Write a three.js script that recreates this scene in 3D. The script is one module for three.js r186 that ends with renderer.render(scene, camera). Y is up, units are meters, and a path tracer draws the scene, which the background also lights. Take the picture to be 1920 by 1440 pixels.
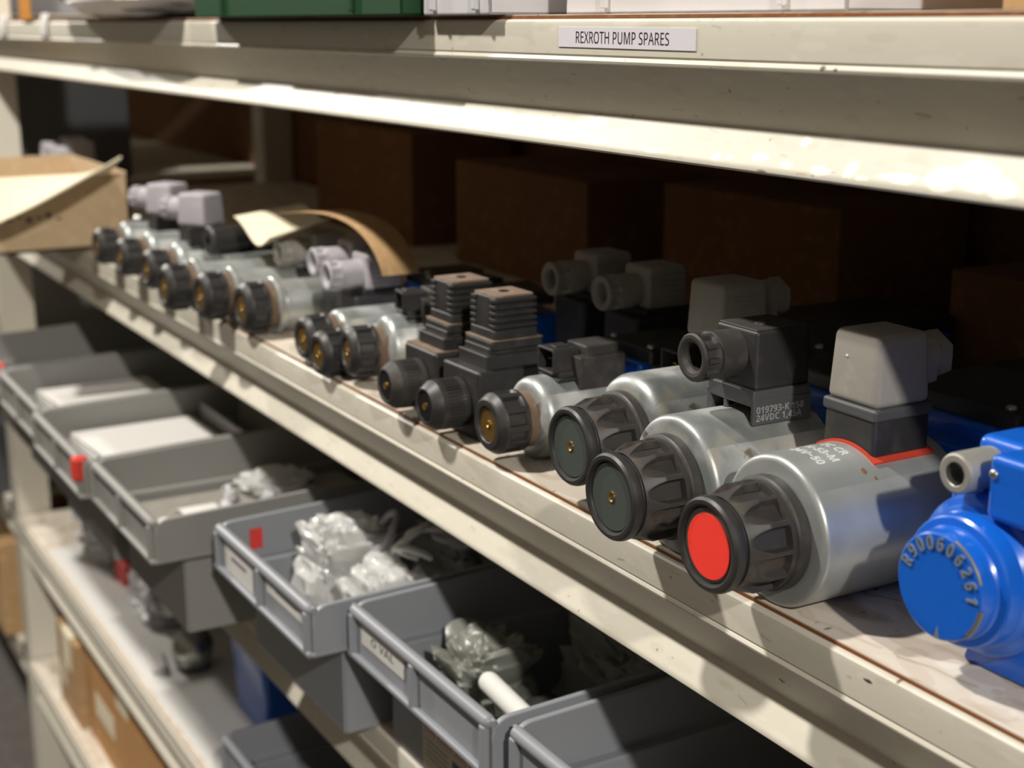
import * as THREE from 'three';
import { RoundedBoxGeometry } from 'three/addons/geometries/RoundedBoxGeometry.js';
import { mergeGeometries, toCreasedNormals } from 'three/addons/utils/BufferGeometryUtils.js';
import { FontLoader } from 'three/addons/loaders/FontLoader.js';
import { TextGeometry } from 'three/addons/geometries/TextGeometry.js';

// ---------------------------------------------------------------- camera, light, exposure
const scene = new THREE.Scene();
scene.background = new THREE.Color(0x000000);
const camera = new THREE.PerspectiveCamera(2 * Math.atan(720 / 2700) * 180 / Math.PI, 4 / 3, 0.02, 30);
camera.position.set(0, 0.2301, 0.3662);
camera.lookAt(0 - 0.84105926, 0.2301 - 0.24253563, 0.3662 - 0.48352435);
camera.focus = 0.635;
camera.userData.fStop = 9.5;
scene.add(camera);
const renderer = new THREE.WebGLRenderer();
renderer.toneMapping = THREE.LinearToneMapping;
renderer.toneMappingExposure = 0.82;
renderer.shadowMap.enabled = true;
const LAMPS = [[-1.25, 1.62, 0.80, 15], [2.05, 1.62, 0.80, 25], [-4.55, 1.62, 0.80, 25]];   // x, y, z, candela
const LAMP_RADIUS = 0.05;

// ---------------------------------------------------------------- helpers
const creased = (g, a) => toCreasedNormals(g.scale(1000, 1000, 1000), a).scale(0.001, 0.001, 0.001);   // its vertex grid is too coarse for millimetres
const PI = Math.PI;
let seed = 7;
const rnd = () => { seed = (seed * 1664525 + 1013904223) >>> 0; return seed / 4294967296; };
const rr = (a, b) => a + (b - a) * rnd();
const used = new Map();
function numbered(n) { const k = used.get(n) || 0; used.set(n, k + 1); return k ? `${n}_${String(k).padStart(3, '0')}` : n; }
function thing(name, label, category, pos = [0, 0, 0], turn = 0, group) {
  const o = new THREE.Group(); o.name = numbered(name); scene.add(o);
  o.position.set(...pos); o.rotation.y = turn; o.userData = { label, category };
  if (group) o.userData.group = group;
  return o;
}
const flat = g => { const n = g.index ? g.toNonIndexed() : g; for (const k of Object.keys(n.attributes)) if (!['position', 'normal', 'uv'].includes(k)) n.deleteAttribute(k); return n; };
function boxUV(g, s = 0.1) {
  const p = g.attributes.position, n = g.attributes.normal, uv = new Float32Array(p.count * 2);
  for (let i = 0; i < p.count; i += 3) {
    let ax = 0, ay = 0, az = 0;
    for (let k = 0; k < 3; k++) { ax += Math.abs(n.getX(i + k)); ay += Math.abs(n.getY(i + k)); az += Math.abs(n.getZ(i + k)); }
    for (let k = i; k < i + 3; k++) {
      const x = p.getX(k), y = p.getY(k), z = p.getZ(k);
      const [u, v] = ay >= ax && ay >= az ? [x, z] : ax >= az ? [z, y] : [x, y];
      uv[k * 2] = u / s; uv[k * 2 + 1] = v / s;
    }
  }
  g.setAttribute('uv', new THREE.BufferAttribute(uv, 2)); return g;
}
function mesh(name, geos, material, parent, keepUV) {
  geos = Array.isArray(geos) ? geos : [geos];
  const f = geos.map(flat);
  const g = f.length > 1 ? mergeGeometries(f) : f[0];
  if (!keepUV) boxUV(g);
  const m = new THREE.Mesh(g, material); m.name = name; m.castShadow = m.receiveShadow = true;
  if (parent) parent.add(m);
  return m;
}
function solo(name, geos, material, label, category, group, keepUV) {
  const m = mesh(numbered(name), geos, material, scene, keepUV); m.userData = { label, category }; if (group) m.userData.group = group; return m;
}
const rb = (w, h, d, x = 0, y = 0, z = 0, r = 0.0015, s = 2) => new RoundedBoxGeometry(w, h, d, s, Math.min(r, w / 2.01, h / 2.01, d / 2.01)).translate(x, y, z);
const bx = (w, h, d, x = 0, y = 0, z = 0) => new THREE.BoxGeometry(w, h, d).translate(x, y, z);
const span = (x0, x1, y0, y1, z0, z1, r) => r ? rb(x1 - x0, y1 - y0, z1 - z0, (x0 + x1) / 2, (y0 + y1) / 2, (z0 + z1) / 2, r) : bx(x1 - x0, y1 - y0, z1 - z0, (x0 + x1) / 2, (y0 + y1) / 2, (z0 + z1) / 2);
const latheZ = (pts, x = 0, y = 0, z = 0, seg = 56) => creased(new THREE.LatheGeometry(pts.map(p => new THREE.Vector2(p[0], p[1])), seg), 0.36).rotateX(PI / 2).translate(x, y, z);
const latheY = (pts, x = 0, y = 0, z = 0, seg = 48) => creased(new THREE.LatheGeometry(pts.map(p => new THREE.Vector2(p[0], p[1])), seg), 0.7).translate(x, y, z);
const cz = (r, z0, z1, x = 0, y = 0, seg = 40) => new THREE.CylinderGeometry(r, r, z1 - z0, seg).rotateX(PI / 2).translate(x, y, (z0 + z1) / 2);
const cy = (r, y0, y1, x = 0, z = 0, seg = 32) => new THREE.CylinderGeometry(r, r, y1 - y0, seg).translate(x, (y0 + y1) / 2, z);
// closed surface of revolution with a radius that varies with angle: fn(angle, t) -> [radius, z]
function revolve(fn, nu, nv, x = 0, y = 0, z = 0, crease = 0.6) {
  const pos = [], idx = [];
  for (let j = 0; j <= nv; j++) for (let i = 0; i < nu; i++) { const a = i / nu * 2 * PI, [r, zz] = fn(a, j / nv); pos.push(r * Math.cos(a), r * Math.sin(a), zz); }
  for (let j = 0; j < nv; j++) for (let i = 0; i < nu; i++) { const a = j * nu + i, b = j * nu + (i + 1) % nu, c = a + nu, d = b + nu; idx.push(a, b, d, a, d, c); }
  const g = new THREE.BufferGeometry(); g.setAttribute('position', new THREE.Float32BufferAttribute(pos, 3)); g.setIndex(idx); g.computeVertexNormals();
  const n = creased(g, crease); n.setAttribute('uv', new THREE.Float32BufferAttribute(new Float32Array(n.attributes.position.count * 2), 2));
  return n.translate(x, y, z);
}
// a curved sheet with thickness: fn(u,v) -> [x,y,z]
function sheet(fn, nu, nv, th) {
  const P = [], N = [], e = 1e-3, V = (u, v) => new THREE.Vector3(...fn(u, v));
  for (let j = 0; j <= nv; j++) for (let i = 0; i <= nu; i++) {
    const u = i / nu, v = j / nv, p = V(u, v), du = V(Math.min(1, u + e), v).sub(V(Math.max(0, u - e), v)), dv = V(u, Math.min(1, v + e)).sub(V(u, Math.max(0, v - e)));
    P.push(p); N.push(du.cross(dv).normalize());
  }
  const pos = [], idx = [], w = nu + 1, M = P.length;
  for (const s of [0.5, -0.5]) for (let k = 0; k < M; k++) { const q = P[k].clone().addScaledVector(N[k], s * th); pos.push(q.x, q.y, q.z); }
  const quad = (a, b, c, d) => idx.push(a, b, c, a, c, d);
  for (let j = 0; j < nv; j++) for (let i = 0; i < nu; i++) { const a = j * w + i; quad(a, a + 1, a + w + 1, a + w); quad(M + a, M + a + w, M + a + w + 1, M + a + 1); }
  for (let i = 0; i < nu; i++) { quad(i, M + i, M + i + 1, i + 1); const a = nv * w + i; quad(a, a + 1, M + a + 1, M + a); }
  for (let j = 0; j < nv; j++) { const a = j * w; quad(a, a + w, M + a + w, M + a); const b = j * w + nu; quad(b, M + b, M + b + w, b + w); }
  const g = new THREE.BufferGeometry(); g.setAttribute('position', new THREE.Float32BufferAttribute(pos, 3)); g.setIndex(idx); g.computeVertexNormals();
  const n = creased(g, 0.8); n.setAttribute('uv', new THREE.Float32BufferAttribute(new Float32Array(n.attributes.position.count * 2), 2));
  return n;
}
// smooth lattice noise, tiling with period n
function lattice(n, sd) {
  const s0 = seed; seed = sd * 7919 + 13; const t = Array.from({ length: n * n }, rnd); seed = s0;
  return (x, y) => {
    const xi = Math.floor(x), yi = Math.floor(y), fx = x - xi, fy = y - yi, sx = fx * fx * (3 - 2 * fx), sy = fy * fy * (3 - 2 * fy), g = (a, b) => t[(((b % n) + n) % n) * n + ((a % n) + n) % n];
    return (g(xi, yi) * (1 - sx) + g(xi + 1, yi) * sx) * (1 - sy) + (g(xi, yi + 1) * (1 - sx) + g(xi + 1, yi + 1) * sx) * sy;
  };
}
function fbm(sd, oct = 4, base = 4) { const L = []; for (let o = 0; o < oct; o++) L.push([lattice(base << o, sd + o * 31), base << o, 0.5 ** o]); let s = 0; for (const l of L) s += l[2]; return (u, v) => { let r = 0; for (const [f, k, a] of L) r += a * f(u * k, v * k); return r / s; }; }
const TEX = 256;
function dataTex(fn, srgb = true, n = TEX) {
  const d = new Uint8Array(n * n * 4);
  for (let y = 0; y < n; y++) for (let x = 0; x < n; x++) { const c = fn(x / n, y / n), k = (y * n + x) * 4; d[k] = Math.max(0, Math.min(255, c[0])); d[k + 1] = Math.max(0, Math.min(255, c[1])); d[k + 2] = Math.max(0, Math.min(255, c[2])); d[k + 3] = 255; }
  const t = new THREE.DataTexture(d, n, n); t.wrapS = t.wrapT = THREE.RepeatWrapping; t.magFilter = t.minFilter = THREE.LinearFilter; if (srgb) t.colorSpace = THREE.SRGBColorSpace; t.needsUpdate = true; return t;
}
const mix = (a, b, t) => a.map((v, i) => v + (b[i] - v) * t), clamp = (v, a = 0, b = 1) => Math.max(a, Math.min(b, v)), step = (a, b, v) => { const t = clamp((v - a) / (b - a)); return t * t * (3 - 2 * t); };
function canvasTex(w, h, draw) {
  const c = document.createElement('canvas'); c.width = w; c.height = h; draw(c.getContext('2d'), w, h);
  const t = new THREE.CanvasTexture(c); t.colorSpace = THREE.SRGBColorSpace; t.wrapS = t.wrapT = THREE.ClampToEdgeWrapping; return t;
}
const font = await new FontLoader().loadAsync('fonts/droid/droid_sans_bold.typeface.json');
const text = (s, size, depth) => { const g = new TextGeometry(s, { font, size, depth, curveSegments: 3, bevelEnabled: false }); g.computeBoundingBox(); return g; };

// ---------------------------------------------------------------- materials
const n1 = fbm(1), n2 = fbm(2, 5, 4), n3 = fbm(3, 3, 16), n4 = fbm(4, 4, 8), n5 = fbm(5, 3, 2);
const std = (o) => new THREE.MeshPhysicalMaterial(o);
const grainBump = dataTex((u, v) => { const g = 255 * n3(u, v); return [g, g, g]; }, false);
const zincMap = dataTex((u, v) => { const a = n2(u, v), b = n4(u, v), c = n3(u, v); let k = mix([146, 151, 151], [206, 209, 207], step(0.3, 0.7, 0.6 * a + 0.4 * b)); k = mix(k, [205, 198, 180], 0.5 * step(0.52, 0.66, n1(u, v))); k = mix(k, [96, 84, 66], step(0.66, 0.75, b * 0.6 + c * 0.4) * 0.7); return k; });
const zincRough = dataTex((u, v) => { const g = 105 + 95 * n2(u, v); return [g, g, g]; }, false);
const cleanZincMap = dataTex((u, v) => { const a = n2(u, v), b = n4(u, v); return mix([160, 165, 164], [200, 203, 201], 0.6 * a + 0.4 * b); });
const plasticMap = (c, c2) => dataTex((u, v) => mix(c, c2, step(0.45, 0.75, 0.5 * n2(u, v) + 0.5 * n3(u, v))));
const M = {
  zinc: std({ color: 0xffffff, map: zincMap, metalness: 0.5, roughness: 0.72, roughnessMap: zincRough }),
  zincClean: std({ color: 0xffffff, map: cleanZincMap, metalness: 0.55, roughness: 0.66, roughnessMap: zincRough }),
  disc: std({ color: 0x5f6763, metalness: 0.5, roughness: 0.45 }),
  steel: std({ color: 0xb8b9b5, metalness: 0.95, roughness: 0.32 }),
  brass: std({ color: 0x7d6230, metalness: 0.6, roughness: 0.45 }),
  brassScrew: std({ color: 0xd8b060, metalness: 0.95, roughness: 0.22 }),
  rust: std({ color: 0xffffff, map: plasticMap([112, 92, 74], [160, 138, 114]), metalness: 0.1, roughness: 0.85 }),
  black: std({ color: 0xffffff, map: plasticMap([44, 43, 43], [62, 58, 55]), roughness: 0.46, bumpMap: grainBump, bumpScale: 0.00008 }),
  blackDusty: std({ color: 0xffffff, map: plasticMap([48, 46, 44], [74, 67, 60]), roughness: 0.62, bumpMap: grainBump, bumpScale: 0.0001 }),
  capDust: std({ color: 0xffffff, map: plasticMap([52, 49, 47], [80, 72, 64]), roughness: 0.5, bumpMap: grainBump, bumpScale: 0.0001 }),
  blackGloss: std({ color: 0x161617, roughness: 0.22 }),
  darkGrey: std({ color: 0x4a4b4d, roughness: 0.5, bumpMap: grainBump, bumpScale: 0.00008 }),
  dustTop: std({ color: 0xffffff, map: plasticMap([118, 100, 84], [160, 142, 124]), roughness: 0.95 }),
  grey: std({ color: 0xffffff, map: plasticMap([150, 146, 138], [166, 160, 150]), roughness: 0.5 }),
  paleGrey: std({ color: 0xffffff, map: plasticMap([168, 164, 170], [184, 180, 184]), roughness: 0.55 }),
  binGrey: std({ color: 0x8b8e94, roughness: 0.42 }),
  binGreyOld: std({ color: 0x8a8985, roughness: 0.55 }),
  blue: std({ color: 0x1060cc, roughness: 0.3, clearcoat: 0.35, clearcoatRoughness: 0.2, bumpMap: grainBump, bumpScale: 0.00012 }),
  redSticker: std({ color: 0xff3a2c, roughness: 0.7, bumpMap: dataTex((u, v) => { const g = 255 * n1(u, v); return [g, g, g]; }, false), bumpScale: 0.0004 }),
  redRubber: std({ color: 0xc8402a, roughness: 0.6 }),
  white: std({ color: 0xd9d7d3, roughness: 0.75 }),
  whitePlastic: std({ color: 0xcfcdd0, roughness: 0.4 }),
  cream: std({ color: 0xe6dcc0, roughness: 0.8 }),
  greenPlastic: std({ color: 0x11401f, roughness: 0.5 }),
  kraft: std({ color: 0xffffff, map: plasticMap([176, 142, 100], [196, 164, 122]), roughness: 0.85 }),
  carton: std({ color: 0xffffff, map: plasticMap([196, 172, 138], [208, 186, 154]), roughness: 0.85 }),
  orangeCard: std({ color: 0xffffff, map: plasticMap([186, 138, 84], [200, 152, 98]), roughness: 0.85 }),
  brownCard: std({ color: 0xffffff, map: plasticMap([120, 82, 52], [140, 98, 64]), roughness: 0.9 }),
  fibre: std({ color: 0xffffff, map: plasticMap([128, 76, 36], [172, 112, 58]), roughness: 0.9 }),
  redMark: std({ color: 0xd23a30, roughness: 0.6 }),
  orangeMark: std({ color: 0xd08a2c, roughness: 0.6 }),
  yellow: std({ color: 0x8f7d10, roughness: 0.6 }),
  bag: std({ color: 0xf4f4f2, roughness: 0.28, transmission: 0.45, thickness: 0, clearcoat: 0.6, clearcoatRoughness: 0.15 }),
  bagDull: std({ color: 0xa8aaa0, roughness: 0.35, transmission: 0.5, thickness: 0 }),
};
const paintMap = (patches, w, h, x0, x1, y0, y1) => canvasTex(w, h, (c) => {
  c.fillStyle = 'rgb(212,207,192)'; c.fillRect(0, 0, w, h);
  for (let i = 0; i < 900; i++) { const k = rnd(); c.fillStyle = k < 0.5 ? `rgba(194,187,168,${rr(0.1, 0.35)})` : `rgba(226,221,206,${rr(0.1, 0.4)})`; const s = rr(1, 7); c.beginPath(); c.ellipse(rr(0, w), rr(0, h), s * rr(1, 3), s * 0.6, 0, 0, 7); c.fill(); }
  for (let i = 0; i < 70; i++) { c.strokeStyle = `rgba(96,82,62,${rr(0.15, 0.5)})`; c.lineWidth = rr(0.4, 1.2); const x = rr(0, w), y = rr(0, h); c.beginPath(); c.moveTo(x, y); c.lineTo(x + rr(-14, 14), y + rr(-3, 3)); c.stroke(); }
  for (let i = 0; i < 60; i++) { c.fillStyle = `rgba(70,58,44,${rr(0.3, 0.8)})`; c.beginPath(); c.arc(rr(0, w), rr(0, h), rr(0.4, 1.3), 0, 7); c.fill(); }
  const X = x => (x - x0) / (x1 - x0) * w, Y = y => (y1 - y) / (y1 - y0) * h;
  for (const p of patches) { c.fillStyle = p[0]; c.beginPath(); p[1].forEach(([x, y], i) => i ? c.lineTo(X(x), Y(y)) : c.moveTo(X(x), Y(y))); c.closePath(); c.fill(); }
});
function paintMaterial(patches, x0, x1, y0, y1) { const t = paintMap(patches, 2048, 128, x0, x1, y0, y1); t.wrapS = THREE.MirroredRepeatWrapping; t.wrapT = THREE.MirroredRepeatWrapping; return std({ color: 0xffffff, map: t, roughness: 0.42 }); }
const wornBoard = canvasTex(1024, 512, (c, w, h) => {
  c.fillStyle = 'rgb(214,204,188)'; c.fillRect(0, 0, w, h);
  for (let i = 0; i < 1500; i++) { const k = rnd(); c.fillStyle = k < 0.45 ? `rgba(150,118,92,${rr(0.05, 0.22)})` : `rgba(236,230,218,${rr(0.1, 0.4)})`; const s = rr(2, 16); c.beginPath(); c.ellipse(rr(0, w), rr(0, h), s * rr(1, 4), s * 0.5, rr(-0.2, 0.2), 0, 7); c.fill(); }
  for (let i = 0; i < 260; i++) { c.strokeStyle = `rgba(110,74,52,${rr(0.1, 0.4)})`; c.lineWidth = rr(0.5, 2); let x = rr(0, w), y = rr(0, h); c.beginPath(); c.moveTo(x, y); for (let k = 0; k < 4; k++) { x += rr(5, 30); y += rr(-5, 5); c.lineTo(x, y); } c.stroke(); }
  for (let i = 0; i < 240; i++) { c.fillStyle = `rgba(60,44,32,${rr(0.3, 0.8)})`; c.beginPath(); c.arc(rr(0, w), rr(0, h), rr(0.5, 1.8), 0, 7); c.fill(); }
}); wornBoard.wrapS = wornBoard.wrapT = THREE.RepeatWrapping;
const boardTop = std({ color: 0xffffff, map: wornBoard, roughness: 0.7 });

// ---------------------------------------------------------------- the room
function struct(name, geo, material) { const m = mesh(name, geo, material, scene); m.userData = { kind: 'structure' }; return m; }
const roomPaint = std({ color: 0x4d4942, roughness: 0.9 }), concrete = std({ color: 0xffffff, map: plasticMap([84, 80, 76], [104, 100, 94]), roughness: 0.85 });
struct('floor', span(-7, 4, -1.35, -1.25, -0.75, 2.3), concrete);
struct('ceiling', span(-7, 4, 2.4, 2.5, -0.75, 2.3), roomPaint);
struct('wall_back', span(-7, 4, -1.25, 2.4, -0.85, -0.75), roomPaint);
struct('wall_front', span(-7, 4, -1.25, 2.4, 2.3, 2.4), roomPaint);
struct('wall_left', span(-7.1, -7, -1.35, 2.5, -0.85, 2.4), roomPaint);
struct('wall_right', span(4, 4.1, -1.35, 2.5, -0.85, 2.4), roomPaint);

LAMPS.forEach(([x, y, z, power]) => {
  const l = thing('pendant_lamp', 'round glowing pendant lamp hanging over the aisle', 'lamp', [x, y, z], 0, 'lamps in a row along the aisle ceiling'), r = LAMP_RADIUS;
  mesh('cord', [cy(0.006, r + 0.05, 2.4 - y), cy(0.03, 2.38 - y, 2.4 - y)], M.white, l);
  mesh('socket', latheY([[0.004, r + 0.06], [0.02, r + 0.06], [0.024, r + 0.01], [0.024, r - 0.006], [0.004, r - 0.006]], 0, 0, 0), M.darkGrey, l);
  mesh('globe', new THREE.SphereGeometry(r, 32, 20), std({ color: 0xffffff, emissive: 0xfff9f0, emissiveIntensity: 4, roughness: 0.5 }), l);
  const p = new THREE.PointLight(0xfff9f0, power, 0, 2); p.castShadow = true; p.shadow.radius = r / 0.02; l.add(p);
});

// ---------------------------------------------------------------- the rack
const DEPTH = 0.44, XA = -2.065, XB = 0.7, FZ = 0.0047, LEVELS = [0.2325, -0.002, -0.2286, -0.4611, -0.6881];
function beamProfile(y0) {
  const f = [[-0.014, y0 - 0.0006], [-0.003, y0], [-0.0012, y0 - 0.0004], [-0.0003, y0 - 0.0013], [0, y0 - 0.003], [0, y0 - 0.0158], [-0.0006, y0 - 0.0166], [0.0000, y0 - 0.0174], [0.0005, y0 - 0.0184], [0.0002, y0 - 0.0194], [-0.001, y0 - 0.0199],
    [-0.0143, y0 - 0.0418], [-0.0147, y0 - 0.0428], [-0.0143, y0 - 0.0436], [-0.0066, y0 - 0.0556], [-0.0058, y0 - 0.0572], [-0.0058, y0 - 0.0586], [-0.0068, y0 - 0.0596], [-0.018, y0 - 0.0598]];
  const s = new THREE.Shape(); f.forEach(([z, y], i) => i ? s.lineTo(-z, y) : s.moveTo(-z, y));
  [...f].reverse().forEach(([z, y], i) => { const k = f.length - 1 - i; s.lineTo(-(z - 0.0014), y + (k < 3 ? -0.0014 : k > f.length - 3 ? 0.0014 : 0)); });
  return s;
}
function beam(y0, x0, x1) {
  const g = new THREE.ExtrudeGeometry(beamProfile(y0), { depth: x1 - x0, bevelEnabled: false, steps: 1 }).rotateY(PI / 2).translate(x0, 0, FZ);
  return creased(g, 0.5);
}
function uvXY(g, x0, x1, y0, y1) { const p = g.attributes.position, a = new Float32Array(p.count * 2); for (let i = 0; i < p.count; i++) { a[i * 2] = (p.getX(i) - x0) / (x1 - x0); a[i * 2 + 1] = (p.getY(i) - y0) / (y1 - y0); } g.setAttribute('uv', new THREE.BufferAttribute(a, 2)); return g; }
const flakeWhite = 'rgb(243,238,224)', brownMark = 'rgb(70,56,36)';
const blob = (x, y, w, h, n = 9) => Array.from({ length: n }, (_, i) => { const a = i / n * 2 * PI, k = rr(0.65, 1.15); return [x + Math.cos(a) * w * k, y + Math.sin(a) * h * k]; });
const upFlakes = [];
for (const [x, y, w, h] of [[-0.474, 0.1775, 0.004, 0.0018], [-0.465, 0.178, 0.003, 0.001], [-0.447, 0.179, 0.006, 0.002], [-0.43, 0.1775, 0.004, 0.0016], [-0.426, 0.1865, 0.0035, 0.0022], [-0.41, 0.177, 0.006, 0.002], [-0.405, 0.1895, 0.005, 0.0006], [-0.395, 0.1785, 0.004, 0.0036], [-0.388, 0.1765, 0.004, 0.001], [-0.37, 0.178, 0.012, 0.0022], [-0.352, 0.1795, 0.008, 0.005], [-0.338, 0.181, 0.012, 0.0055], [-0.325, 0.179, 0.007, 0.004], [-0.56, 0.1775, 0.006, 0.0008], [-0.62, 0.179, 0.01, 0.0006], [-0.52, 0.1765, 0.008, 0.0008]]) upFlakes.push([flakeWhite, blob(x, y, w, h, 11)]);
upFlakes.push([brownMark, blob(-0.404, 0.2146, 0.0016, 0.0009)], [brownMark, blob(-0.397, 0.2141, 0.0012, 0.0006)], ['rgba(120,84,60,0.8)', blob(-0.443, 0.1742, 0.003, 0.0004)]);
const midMarks = [[brownMark, blob(-0.419, -0.033, 0.0013, 0.0011)], [brownMark, blob(-0.4165, -0.0322, 0.0006, 0.0006)], ['rgb(40,36,36)', blob(-0.3625, -0.0078, 0.003, 0.0007)]];
const beamNames = ['upper', 'valve', 'bin', 'paper lined', 'bottom'];
const shelfLabels = ['beige steel shelf edge carrying the white printed label strip', 'beige steel shelf holding the row of solenoid valves', 'beige steel shelf holding the grey plastic bins', 'beige steel shelf lined with white paper beneath the bins', 'beige steel shelf with cardboard cartons near the floor'];
LEVELS.forEach((y0, i) => {
  const sh = thing('steel_shelf', shelfLabels[i], 'shelf', [0, 0, 0]);
  const mat = paintMaterial(i === 0 ? upFlakes : i === 1 ? midMarks : [], -1.4, -0.2, y0 - 0.061, y0 + 0.001);
  mesh('front_beam', uvXY(flat(beam(y0, XA, XB)), -1.4, -0.2, y0 - 0.061, y0 + 0.001), mat, sh, true);
  mesh('deck', [span(XA, XB, y0 - 0.003, y0 - 0.001, -DEPTH, -0.0085), span(XA, XB, y0 - 0.04, y0 - 0.001, -DEPTH - 0.0015, -DEPTH)], mat, sh);
  const b = solo('shelf_board', [span(XA + 0.004, XB - 0.004, y0 + 0.0002, y0 + 0.0015, -DEPTH + 0.004, 0.002)], M.fibre, ['fibreboard panel under the plastic boxes above the label', 'worn fibreboard panel under the solenoid valves', 'fibreboard panel under the grey bins', 'fibreboard panel under the white paper lining', 'fibreboard panel under the cardboard cartons'][i], 'board');
  const lay = mesh('worn_face', span(XA + 0.004, XB - 0.004, y0 + 0.0015, y0 + 0.002, -DEPTH + 0.004, 0.0016), boardTop, b); lay.geometry = boxUV(lay.geometry, 0.5);
});
// label strip on the upper shelf
{
  const sh = scene.children.find(o => o.name === 'steel_shelf');
  const t = canvasTex(1024, 96, (c, w, h) => {
    c.fillStyle = 'rgb(226,224,230)'; c.fillRect(0, 0, w, h); c.fillStyle = 'rgb(52,28,48)'; c.textBaseline = 'middle';
    c.save(); c.translate(142, 49); c.font = '76px sans-serif'; const tw = c.measureText('REXROTH PUMP SPARES').width; c.scale(708 / tw, 1); c.lineWidth = 1.2; c.strokeStyle = 'rgb(52,28,48)'; c.fillText('REXROTH PUMP SPARES', 0, 0); c.strokeText('REXROTH PUMP SPARES', 0, 0); c.restore();
  });
  const W = 0.1054, H = 0.0089, g = new THREE.PlaneGeometry(W, H).translate(0, 0, 0.0004);
  const tape = mesh('label_strip', g, std({ color: 0xffffff, map: t, roughness: 0.35 }), sh, true); tape.position.set(-0.5324, 0.22415, FZ); tape.rotation.z = -0.004;
  tape.userData.label = 'white adhesive strip with dark printed lettering';
  mesh('strip_backing', bx(W, H, 0.0003, 0, 0, 0.00018), M.white, tape);
}
// uprights at the bay end and the next bay beyond
const post = solo('rack_post', [span(-0.022, 0.022, -1.25, 1.3, -0.045, 0), span(-0.022, 0.022, -1.25, 1.3, -DEPTH, -DEPTH + 0.045)].map(g => g.translate(-2.09, 0, 0)), paintMaterial([], -1.4, -0.2, 0, 0.06), 'beige steel rack upright at the end of the shelves', 'post');
LEVELS.forEach((y0, i) => {
  const sh = thing('steel_shelf', ['topmost', 'second', 'third', 'fourth', 'lowest'][i] + ' beige steel shelf of the next bay past the upright', 'shelf', [0, 0, 0], 0, 'shelves of the next bay');
  mesh('front_beam', beam(y0 + 0.012, -4.4, -2.118), post.material, sh);
  mesh('deck', span(-4.4, -2.118, y0 + 0.008, y0 + 0.011, -DEPTH, -0.012), post.material, sh);
});

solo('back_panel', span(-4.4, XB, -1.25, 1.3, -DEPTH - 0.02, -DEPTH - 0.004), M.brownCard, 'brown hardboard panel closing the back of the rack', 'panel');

// ---------------------------------------------------------------- solenoid valve parts
function bigCap(parent, R, sticker) {   // fluted black nut with a front ring, z = 0 at the coil face
  const L = 0.034, s = R / 0.0315, N = 12;
  const fl = (a, t) => {
    const z = 0.0065 + t * 0.0205, w = a * N / (2 * PI), f = (w - Math.floor(w)) - 0.5, ph = Math.abs(f) * 2;   // ph 0 at a valley centre
    const ridge = z < 0.0175 ? 0.0224 : 0.0224 - (z - 0.0175) / 0.0095 * 0.0036;
    const wid = z < 0.0086 ? 0 : z < 0.015 ? 0.80 : 0.80 * Math.sqrt(Math.max(0, 1 - ((z - 0.015) / 0.0112) ** 2));
    const flatCut = Math.min(ridge, 0.0192 / Math.cos(f * 2 * PI / N)), dep = wid <= 0 ? 0 : 1 - step(wid - 0.10, wid + 0.06, ph);
    return [(ridge + (flatCut - ridge) * dep) * s, z];
  };
  const c = mesh('cap', [revolve(fl, 480, 30, 0, R, 0, 0.5),
    latheZ([[0.006, 0.0005], [0.0235 * s, 0.0005], [0.0238 * s, 0.0012], [0.0238 * s, 0.0052], [0.0232 * s, 0.006], [0.0222 * s, 0.0066]], 0, R, 0)], M.capDust, parent);
  mesh('front_ring', [latheZ([[0.0184 * s, 0.0265], [0.0176 * s, 0.0268], [0.0174 * s, 0.0278], [0.0178 * s, 0.0283], [0.0190 * s, 0.0286], [0.0196 * s, 0.0294], [0.0197 * s, 0.0312], [0.0193 * s, 0.0328], [0.0183 * s, L], [0.0168 * s, L], [0.0158 * s, L - 0.0006], [0.0155 * s, L - 0.0024], [0.002, L - 0.0024]], 0, R, 0)], M.black, c);
  const d = mesh('disc', latheZ([[0.0001, 0.0317], [0.0001, 0.0324], [0.0150 * s, 0.0324], [0.0152 * s, 0.0320], [0.0152 * s, 0.0316]].reverse(), 0, R, 0), M.disc, c); d.userData.label = 'grey zinc end disc';
  if (sticker) {
    const g = new THREE.CylinderGeometry(0.0133, 0.0133, 0.0004, 48).rotateX(PI / 2).translate(0.0004, R - 0.0004, 0.0327);
    const st = mesh('sticker', g, M.redSticker, c); st.userData.label = 'round red sticker';
  } else mesh('screw', latheZ([[0.0026, 0.0323], [0.0026, 0.0328], [0.002, 0.0329], [0.0012, 0.0322], [0.0001, 0.0318]], 0, R, 0, 20), M.brassScrew, c);
  return c;
}
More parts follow.
